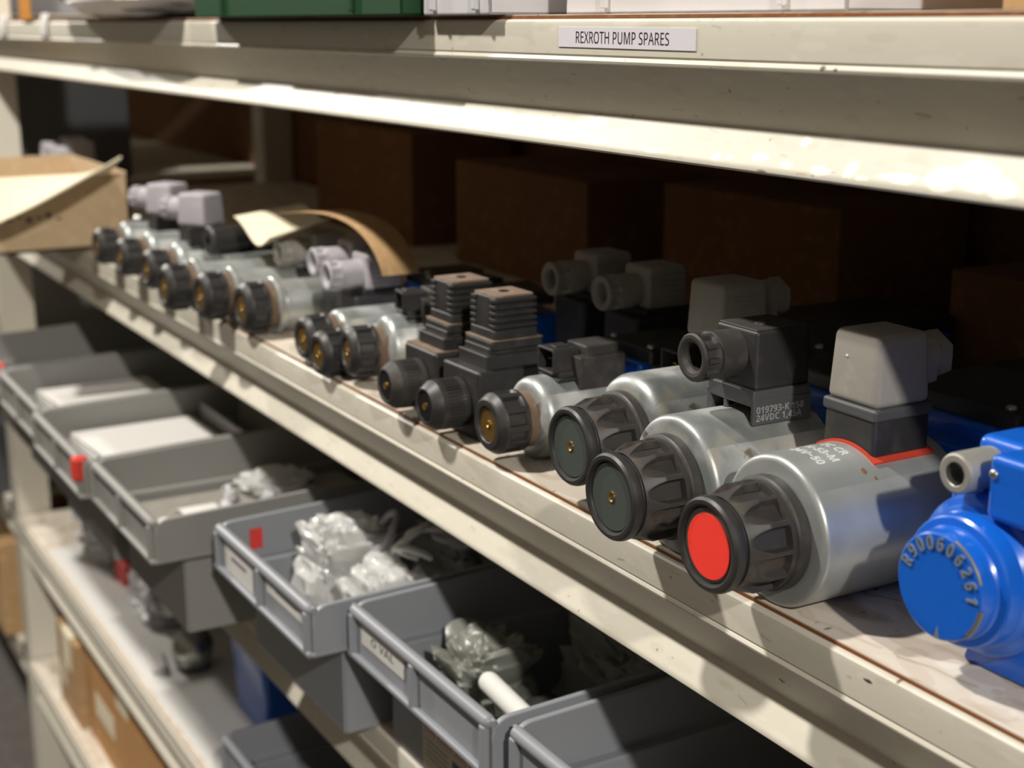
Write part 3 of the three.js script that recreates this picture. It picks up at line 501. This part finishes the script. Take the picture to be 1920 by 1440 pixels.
// ---------------------------------------------------------------- boxes on the upper shelf
{
  const y = 0.2345;
  const crate = (label, x0, x1, z0, z1, h, m, chamfer = 0.004) => {
    const b = thing('storage_box', label, 'box', [(x0 + x1) / 2, y, (z0 + z1) / 2], 0), w = x1 - x0, d = z1 - z0, t = 0.0022;
    mesh('shell', [rb(w, t, d, 0, t / 2, 0, 0.001), rb(w, h, t, 0, h / 2, d / 2 - t / 2, 0.001), rb(w, h, t, 0, h / 2, -d / 2 + t / 2, 0.001), rb(t, h, d, -w / 2 + t / 2, h / 2, 0, 0.001), rb(t, h, d, w / 2 - t / 2, h / 2, 0, 0.001)], m, b);
    mesh('rim', [rb(w + 0.006, 0.005, 0.006, 0, h, d / 2, 0.002), rb(w + 0.006, 0.005, 0.006, 0, h, -d / 2, 0.002), rb(0.006, 0.005, d, -w / 2, h, 0, 0.002), rb(0.006, 0.005, d, w / 2, h, 0, 0.002)], m, b);
    for (const s of [-0.32, 0.32]) mesh('foot_rib', rb(0.004, h * 0.8, 0.003, s * w, h * 0.42, d / 2 + 0.001, 0.001), m, b);
    return b;
  };
  crate('green plastic storage box overhanging the upper shelf edge', -1.075, -0.722, -0.3, 0.020, 0.12, M.greenPlastic);
  crate('narrow white plastic storage box overhanging beside the green box', -0.713, -0.640, -0.26, 0.011, 0.11, M.whitePlastic);
  crate('wide white plastic storage box set back on the upper shelf', -0.606, -0.412, -0.30, -0.012, 0.12, M.whitePlastic);
  const b = thing('carton', 'dusty brown carton at the end of the upper shelf row', 'carton', [-0.318, y, -0.10], 0);
  mesh('body', rb(0.075, 0.09, 0.14, 0, 0.045, 0, 0.001), M.kraft, b); mesh('tape', bx(0.03, 0.0006, 0.141, 0, 0.0904, 0), M.cream, b);
  const g = thing('bag_parcel', 'grey white plastic wrapped parcel on the upper shelf past the green box', 'parcel', [-1.34, y, -0.040], 0);
  mesh('wrap', sheetBlob(0.44, 0.08, 0.16, 31), M.whitePlastic, g); mesh('tape', rb(0.03, 0.002, 0.12, 0.02, 0.0815, 0, 0.001), M.cream, g);
  for (const [x, l] of [[-1.66, 'white hanging tag on the upper shelf beside the orange marker'], [-1.88, 'white hanging tag on the upper shelf close to the upright']]) solo('hanging_tag', sheet((u, v) => [x + u * 0.035, 0.2415 - 0.024 * v, 0.003 + 0.004 * Math.sin(v * 2)], 3, 8, 0.0006), M.white, l, 'tag');
  solo('marker_card', rb(0.05, 0.03, 0.002, -1.73, y + 0.0150, 0.006, 0.0008), M.orangeMark, 'orange marker card standing at the upper shelf edge', 'card');
}
function sheetBlob(w, h, d, sd, nu = 40, nv = 20, amp = 0.18) {   // crumpled film wrapped round something
  const N = fbm(sd, 4, 6), g = new THREE.SphereGeometry(1, nu, nv), p = g.attributes.position;
  for (let i = 0; i < p.count; i++) {
    let x = p.getX(i), y = p.getY(i), z = p.getZ(i); const u = Math.atan2(z, x) / (2 * PI) + 0.5, v = Math.acos(clamp(y, -1, 1)) / PI;
    const e = 0.62, q = (s) => Math.sign(s) * Math.abs(s) ** e, n = 1 + amp * 2 * (Math.abs(N(u, v) - 0.5) * 3 - 0.5) * Math.sin(v * PI);
    p.setXYZ(i, q(x) * n * w / 2, (q(y) * (y > 0 ? n : 1) + 1) * h / 2, q(z) * n * d / 2);
  }
  g.computeVertexNormals(); return creased(g, 0.35);
}

// ---------------------------------------------------------------- grey bins on the bin shelf
const BY = -0.2266;
function bin(label, xc, zf, o = {}) {   // zf is the front of the rim
  const W = o.w || 0.186, H = o.h || 0.096, D = 0.30, m = o.m || M.binGrey, t = 0.0028, band = 0.034;
  const b = thing('storage_bin', label, 'bin', [xc, o.y ?? BY, zf], o.turn || 0);
  const wb = W - 0.018, setBack = 0.026, zb = -D;
  // lower tub, set back under the band
  mesh('tub', [rb(wb, t, D - setBack, 0, t / 2, -setBack - (D - setBack) / 2, 0.001), rb(wb, H - band + 0.004, t, 0, (H - band) / 2, -setBack, 0.001), rb(t, H - band + 0.004, D - setBack, -wb / 2, (H - band) / 2, -setBack - (D - setBack) / 2, 0.001), rb(t, H - band + 0.004, D - setBack, wb / 2, (H - band) / 2, -setBack - (D - setBack) / 2, 0.001), rb(wb, H, t, 0, H / 2, zb + t, 0.001)], m, b);
  const y0 = H - band;
  // band of the sides with a rounded front corner
  for (const s of [-1, 1]) {
    const sh = new THREE.Shape(); sh.moveTo(0.002, y0); sh.lineTo(0.002, H - 0.012); sh.quadraticCurveTo(0.002, H, 0.014, H); sh.lineTo(D * 0.42, H + 0.004); sh.lineTo(D, H + 0.004); sh.lineTo(D, y0); sh.closePath();
    mesh('side_band', new THREE.ExtrudeGeometry(sh, { depth: t, bevelEnabled: true, bevelSize: 0.0005, bevelThickness: 0.0005, bevelSegments: 1 }).rotateY(PI / 2).translate(s > 0 ? W / 2 - t : -W / 2, 0, 0), m, b);
  }
  mesh('band_ledge', [rb((W - wb) / 2 + 0.002, t, D, -(W + wb) / 4, y0 + t / 2, -D / 2, 0.0008), rb((W - wb) / 2 + 0.002, t, D, (W + wb) / 4, y0 + t / 2, -D / 2, 0.0008), rb(W, t, setBack, 0, y0 + t / 2, -setBack / 2, 0.0008), rb(W, 0.0042, 0.0042, 0, y0 + 0.0015, 0.0008, 0.0016)], m, b);
  const fr = mesh('front_panel', [rb(W, band, t, 0, y0 + band / 2, -0.003, 0.001), new THREE.CapsuleGeometry(0.0042, W - 0.012, 6, 14).rotateZ(PI / 2).translate(0, H - 0.0030, -0.0018), ...[-W / 2 + 0.006, 0, W / 2 - 0.006].map(x => rb(0.0055, band * 0.86, 0.005, x, y0 + band * 0.44, 0.0004, 0.0014))], m, b);
  (o.cards || []).forEach(([s, w, h, txt, dy = 0]) => {
    const tex = canvasTex(256, 96, (c, cw, ch) => { c.fillStyle = 'rgb(206,204,200)'; c.fillRect(0, 0, cw, ch); c.fillStyle = 'rgb(80,78,78)'; if (txt) { c.font = 'bold 50px sans-serif'; c.textAlign = 'center'; c.textBaseline = 'middle'; c.fillText(txt, cw / 2, ch / 2); } else { c.fillRect(56, 42, 140, 10); } });
    const card = mesh('label_card', new THREE.PlaneGeometry(w, h).translate(0, 0, 0.0003), std({ color: 0xffffff, map: tex, roughness: 0.7 }), b, true); card.position.set(s * W / 4, y0 + band * 0.47 + dy, -0.0014);
    mesh('card_backing', bx(w, h, 0.0003), M.white, card);
  });
  return b;
}
const bin0 = bin('grey storage bin with an empty front slot and small carton inside', -0.512, 0.020);
const bin1 = bin('grey storage bin with lettered label card and bagged parts', -0.7065, 0.027, { cards: [[-1, 0.062, 0.0135, 'O VAL', 0.003]] });
const bin2 = bin('grey storage bin with two label cards holding crumpled clear bags', -0.897, 0.052, { cards: [[-1, 0.058, 0.025, ''], [1, 0.072, 0.011, '', 0.006]] });
const bin3 = bin('worn grey storage bin pulled forward with loose white parts', -1.106, 0.092, { m: M.binGreyOld, w: 0.180 });
const bin4 = bin('worn grey storage bin with red tab and white papers', -1.292, 0.100, { m: M.binGreyOld });
const bin5 = bin('worn grey storage bin farther along with a taped rim', -1.482, 0.095, { m: M.binGreyOld });
const bin6 = bin('worn grey storage bin last before the upright', -1.675, 0.090, { m: M.binGreyOld, cards: [[0, 0.06, 0.02, '']] });
{ const tab = mesh('red_tab', rb(0.012, 0.022, 0.014, 0.0865, 0.088, 0.000, 0.004), M.redMark, bin4); tab.userData.label = 'bright red tab'; mesh('red_tab', rb(0.012, 0.02, 0.012, 0.08, 0.09, 0.0, 0.004), M.redMark, bin6).userData.label = 'bright red tab'; mesh('red_tab', rb(0.001, 0.016, 0.010, -0.0890, 0.080, -0.03, 0.0004), M.redMark, bin2).userData.label = 'small red sticker'; }
{ // picture sticker on the tub front of the lettered bin
  const tex = canvasTex(256, 160, (c, w, h) => { c.fillStyle = 'rgb(196,188,170)'; c.fillRect(0, 0, w, h); c.fillStyle = 'rgb(176,44,38)'; for (const [x, n] of [[14, 4], [86, 5], [176, 4]]) for (let i = 0; i < n; i++) { c.fillRect(x + i * 16, 12, 5, 38); c.fillRect(x + i * 16, i % 2 ? 12 : 28, 13, 8); } c.fillStyle = 'rgb(120,116,108)'; for (let i = 0; i < 4; i++) c.fillRect(16, 70 + i * 16, 120, 5); c.fillStyle = 'rgb(84,76,92)'; c.fillRect(160, 66, 80, 86); });
  const st = mesh('picture_sticker', new THREE.PlaneGeometry(0.064, 0.036).translate(0, 0, 0.0004), std({ color: 0xffffff, map: tex, roughness: 0.5 }), bin1, true); st.position.set(-0.006, 0.0205, -0.0243); st.userData.label = 'cream sticker with red lettering';
  mesh('sticker_backing', bx(0.064, 0.036, 0.0003), M.white, st);
}
// what lies in the bins
function bag(label, x, y, z, w, h, d, sd, m, group, turn = 0) { const o = solo('plastic_bag', sheetBlob(w, h, d, sd, 96, 48, 0.34), m, label, 'bag', group); o.position.set(x, y, z); o.rotation.y = turn; return o; }
const B0 = BY + 0.0032;
bag('shiny crumpled clear bag in the bin with two label cards', -0.936, B0, -0.028, 0.066, 0.100, 0.066, 41, M.bag);
bag('clear bag of looped parts on top in the two-card bin', -0.862, B0, -0.030, 0.066, 0.085, 0.062, 42, M.bag);
bag('dull ribbed bag at the back of the two-card bin', -0.900, B0, -0.125, 0.12, 0.095, 0.08, 43, M.bagDull);
for (let i = 0; i < 7; i++) { const o = solo('cable_loop', new THREE.TorusGeometry(rr(0.012, 0.018), 0.0026, 10, 30, 4.4).rotateX(rr(0.6, 1.6)).rotateY(rr(0, 3)), i % 2 ? M.white : M.paleGrey, 'loose white plastic loop among the bags of the two-card bin', 'loop', 'loops in the two-card bin'); o.position.set(-0.90 + rr(-0.03, 0.05), B0 + rr(0.084, 0.098), -0.06 + rr(-0.05, 0.03)); }
bag('large dim clear bag in the lettered bin', -0.700, B0, -0.122, 0.10, 0.086, 0.07, 51, M.bagDull);
bag('folded clear bag resting on the front of the lettered bin', -0.745, B0, -0.042, 0.060, 0.078, 0.06, 52, M.bagDull);
solo('paper_roll', new THREE.CapsuleGeometry(0.0065, 0.055, 6, 16).rotateZ(PI / 2 - 0.1).translate(-0.660, B0 + 0.0720, -0.0135), M.white, 'rolled white paper behind the rim of the lettered bin', 'paper roll');
solo('black_coil', latheY([[0.002, 0], [0.017, 0], [0.019, 0.004], [0.019, 0.05], [0.016, 0.054], [0.002, 0.054]], -0.678, B0, -0.048), M.black, 'black round part showing through bags in the lettered bin', 'part');
{ const c = thing('part_carton', 'small dark numbered carton in the empty-slot bin', 'carton', [-0.490, B0, -0.085], -0.1); mesh('body', rb(0.062, 0.05, 0.06, 0, 0.025, 0, 0.0008), M.kraft, c); mesh('number_print', text('714634', 0.0062, 0.0002).rotateX(-PI / 2).translate(-0.022, 0.0501, -0.014), M.white, c); }
bag('small bright clear bag in the empty-slot bin', -0.545, B0, -0.040, 0.05, 0.045, 0.045, 61, M.bag);
{ // loose parts in the worn bin
  const S0 = B0 + 0.058;
  solo('parts_tray', [rb(0.150, 0.055, 0.19, -1.106, B0 + 0.0275, -0.035, 0.004)], M.grey, 'flattened grey carton filling the pulled-forward worn bin', 'carton');
  const L = ['long white card strip on the loose parts', 'bent white card on the loose parts', 'cream plastic plug among the loose parts', 'grey washer pile among the loose parts', 'clear film scrap among the loose parts'];
  solo('card_strip', rb(0.020, 0.004, 0.075, 0, 0, 0, 0.001).rotateY(-0.75).translate(-1.085, S0 + 0.000, 0.035), M.white, L[0], 'card');
  solo('card_strip', sheet((u, v) => [-1.125 + u * 0.045, S0 + 0.002 + 0.008 * Math.sin(u * 3), 0.015 + v * 0.03], 10, 4, 0.001), M.white, L[1], 'card');
  solo('plastic_plug', latheY([[0.001, 0], [0.010, 0], [0.010, 0.010], [0.006, 0.018], [0.001, 0.018]], -1.055, S0 - 0.003, -0.075), M.cream, L[2], 'plug');
  solo('washer', new THREE.TorusGeometry(0.010, 0.004, 10, 26).rotateX(PI / 2 - 0.2).translate(-1.075, S0 + 0.003, -0.02), M.steel, L[3], 'washer');
  bag(L[4], -1.145, S0 - 0.003, -0.055, 0.045, 0.02, 0.06, 71, M.bag);
  for (let i = 0; i < 26; i++) solo('small_fitting', latheY([[0.001, 0], [0.005, 0], [0.006, 0.003], [0.004, 0.009], [0.001, 0.009]], 0, 0, 0, 14).rotateZ(rr(-1, 1)).translate(-1.106 + rr(-0.055, 0.06), S0, -0.03 + rr(-0.06, 0.07)), i % 3 ? M.whitePlastic : M.steel, 'tiny loose fitting scattered in the pulled-forward worn bin', 'fitting', 'loose fittings in the worn bin');
}
for (const [x, z, l, w] of [[-1.292, 0.008, 'stack of white papers filling the red-tab bin', 0.155], [-1.482, 0.0, 'stack of grey white papers in the taped-rim bin', 0.15]]) {
  const s = thing('paper_stack', l, 'papers', [x, B0, z], 0.03); mesh('stack', rb(w, 0.07, 0.12, 0, 0.035, 0, 0.001), M.white, s); mesh('top_sheet', sheet((u, v) => [(u - 0.5) * w, 0.0715 + 0.006 * u * v, (v - 0.5) * 0.12], 8, 8, 0.0004), M.white, s);
}
solo('card_divider', rb(0.15, 0.086, 0.003, -1.292, B0 + 0.043, -0.06, 0.001), M.binGreyOld, 'grey divider standing behind the papers in the red-tab bin', 'divider');
solo('card_divider', rb(0.15, 0.09, 0.003, -1.292, B0 + 0.045, -0.10, 0.001), M.grey, 'second grey divider farther back in the red-tab bin', 'divider');
solo('yellow_cap', latheZ([[0.001, 0], [0.020, 0], [0.020, -0.02], [0.016, -0.024], [0.001, -0.024]].reverse(), -1.075, B0 + 0.112, -0.155), M.yellow, 'dull yellow cap lying at the back of the worn bin', 'cap');
solo('cap_carton', rb(0.14, 0.09, 0.05, -1.10, B0 + 0.0455, -0.165, 0.001), M.brownCard, 'brown carton standing at the back of the pulled-forward bin', 'carton');

// ---------------------------------------------------------------- the paper-lined shelf
const PY = -0.4591;
solo('paper_lining', sheet((u, v) => [-1.90 + u * 0.72, PY + 0.0007 + 0.0012 * (1 + Math.sin(u * 9 + v * 3)) * v * (1 - v), -0.20 + 0.196 * v], 40, 10, 0.0005), M.white, 'long white paper lining the shelf below the bins', 'paper');
{ const b = thing('bearing_ball', 'round shiny steel knob standing on the white paper', 'knob', [-1.445, PY + 0.0028, -0.060], 0); mesh('ball', latheY([[0.001, 0], [0.015, 0], [0.020, 0.006], [0.0235, 0.020], [0.022, 0.031], [0.016, 0.040], [0.008, 0.0445], [0.001, 0.0455]], 0, 0, 0), M.steel, b); mesh('seat', latheY([[0.001, 0], [0.019, 0], [0.019, 0.003], [0.001, 0.003]], 0, 0, 0), M.darkGrey, b); }
solo('folded_card', rb(0.058, 0.006, 0.016, 0, 0, 0, 0.001).rotateY(-0.15).translate(-1.475, PY + 0.0062, -0.0260), M.white, 'small folded white card before the steel knob', 'card');
bag('crumpled white bag with black parts on the white paper', -1.605, PY + 0.003, -0.075, 0.12, 0.060, 0.08, 81, M.whitePlastic);
for (let i = 0; i < 2; i++) solo('black_plug', latheY([[0.001, 0], [0.010, 0], [0.010, 0.02], [0.001, 0.022]], -1.535 - i * 0.03, PY + 0.0028, -0.145 + i * 0.01), M.black, ['black plug behind the crumpled white bag', 'black plug nearer the red marked box behind the white bag'][i], 'plug');
bag('pale frosted plastic jug shape bag at the paper end', -1.83, PY + 0.003, -0.085, 0.12, 0.11, 0.10, 82, M.whitePlastic);
solo('red_marked_box', rb(0.05, 0.03, 0.04, -1.725, PY + 0.0180, -0.075, 0.001), M.redMark, 'small red box beside the crumpled white bag', 'box');
{ const t = thing('blue_tub', 'dark blue plastic tub on the paper-lined shelf', 'tub', [-1.325, PY, -0.270], 0); mesh('shell', [tapered(0.10, 0.12, 0.115, 0.135, 0.13, 0, 0.0005, 0, 0.006)], M.blue, t); mesh('rim', rb(0.12, 0.006, 0.14, 0, 0.13, 0, 0.002), M.blue, t); mesh('handle', new THREE.TorusGeometry(0.04, 0.003, 8, 24, PI).translate(0, 0.09, 0.072), M.paleGrey, t); }
{ const t = thing('blue_tub', 'bright blue plastic tub beside the grey bin', 'tub', [-1.285, PY, -0.125], 0); mesh('shell', [tapered(0.09, 0.11, 0.10, 0.12, 0.09, 0, 0.0005, 0, 0.006)], M.blue, t); mesh('rim', rb(0.105, 0.005, 0.125, 0, 0.09, 0, 0.002), M.blue, t); }
bin('grey storage bin beside the blue tub on the paper-lined shelf', -1.010, 0.020, { y: PY + 0.0005 });
bin('dark grey storage bin next along on the paper-lined shelf', -0.815, 0.010, { y: PY + 0.0005, m: M.darkGrey });

// ---------------------------------------------------------------- cartons on the lowest shelf
const LY = -0.6861;
[['orange brown carton with taped lid under the paper-lined shelf', -1.62, 0.36, 0.155, M.orangeCard, -0.02], ['brown carton with dark side beside the orange carton', -1.30, 0.25, 0.145, M.brownCard, -0.02], ['tall kraft carton close to the upright on the lowest shelf', -1.865, 0.11, 0.12, M.kraft, -0.01]].forEach(([l, x, w, h, m, z]) => {
  const c = thing('carton', l, 'carton', [x, LY, z - 0.12], 0); mesh('body', rb(w, h, 0.24, 0, h / 2, 0, 0.0015), m, c); mesh('tape', [bx(0.05, 0.0006, 0.2405, 0, h + 0.0003, 0), bx(0.05, 0.05, 0.0006, 0, h - 0.025, 0.1203)], M.cream, c); mesh('panel_mark', rb(w * 0.25, 0.03, 0.0006, -w * 0.25, h * 0.4, 0.1204, 0.0002), M.cream, c);
});
// next bay: parts boxes beyond the upright
[[0, M.binGrey, 'grey parts box on the upper shelf past the upright'], [1, M.darkGrey, 'dark teal grey machine block on the valve shelf past the upright'], [2, M.binGreyOld, 'worn grey bin on the bin shelf past the upright'], [3, M.darkGrey, 'dark grey block on the paper shelf past the upright'], [4, M.kraft, 'kraft carton on the lowest shelf past the upright']].forEach(([i, m, l]) => {
  const y = LEVELS[i] + 0.0112, b = thing('parts_box', l, 'box', [-2.30, y, -0.10], 0), h = [0.1, 0.145, 0.1, 0.11, 0.15][i];
  mesh('body', rb(0.30, h, 0.24, 0, h / 2, i === 2 || i === 3 ? 0.05 : 0, 0.004), m, b); mesh('label_card', rb(0.08, 0.03, 0.0008, 0.05, h * 0.5, (i === 2 || i === 3 ? 0.05 : 0) + 0.1204, 0.0003), i === 1 ? M.paleGrey : M.redMark, b);
});
// dim cartons and clear clips at the back of the valve shelf
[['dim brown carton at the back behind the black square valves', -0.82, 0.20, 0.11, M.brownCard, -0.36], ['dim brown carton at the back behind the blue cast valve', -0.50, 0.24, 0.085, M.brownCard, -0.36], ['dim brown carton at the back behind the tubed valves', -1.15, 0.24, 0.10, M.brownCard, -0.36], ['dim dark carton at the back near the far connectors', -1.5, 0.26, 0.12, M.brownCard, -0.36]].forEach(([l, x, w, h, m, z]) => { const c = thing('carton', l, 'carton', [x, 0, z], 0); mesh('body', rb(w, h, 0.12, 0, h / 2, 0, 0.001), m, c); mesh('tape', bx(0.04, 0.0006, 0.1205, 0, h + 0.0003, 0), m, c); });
[['large dim pale plastic clip on the back carton', -0.56, 0.045], ['smaller dim pale plastic clip beside the large clip', -0.475, 0.03], ['dim pale plastic bracket on the back carton end', -0.41, 0.036]].forEach(([l, x, h], i) => { const c = thing('plastic_clip', l, 'clip', [x, 0.0856, -0.355], 0.2); mesh('plate', rb(0.05, h, 0.006, 0, h / 2 + 0.008, 0, 0.002), M.grey, c); mesh('leg', rb(0.006, 0.016, 0.012, -0.018, 0.008, 0, 0.001), M.grey, c); mesh('leg', rb(0.006, 0.016, 0.012, 0.018, 0.008, 0, 0.001), M.grey, c); });

renderer.render(scene, camera);
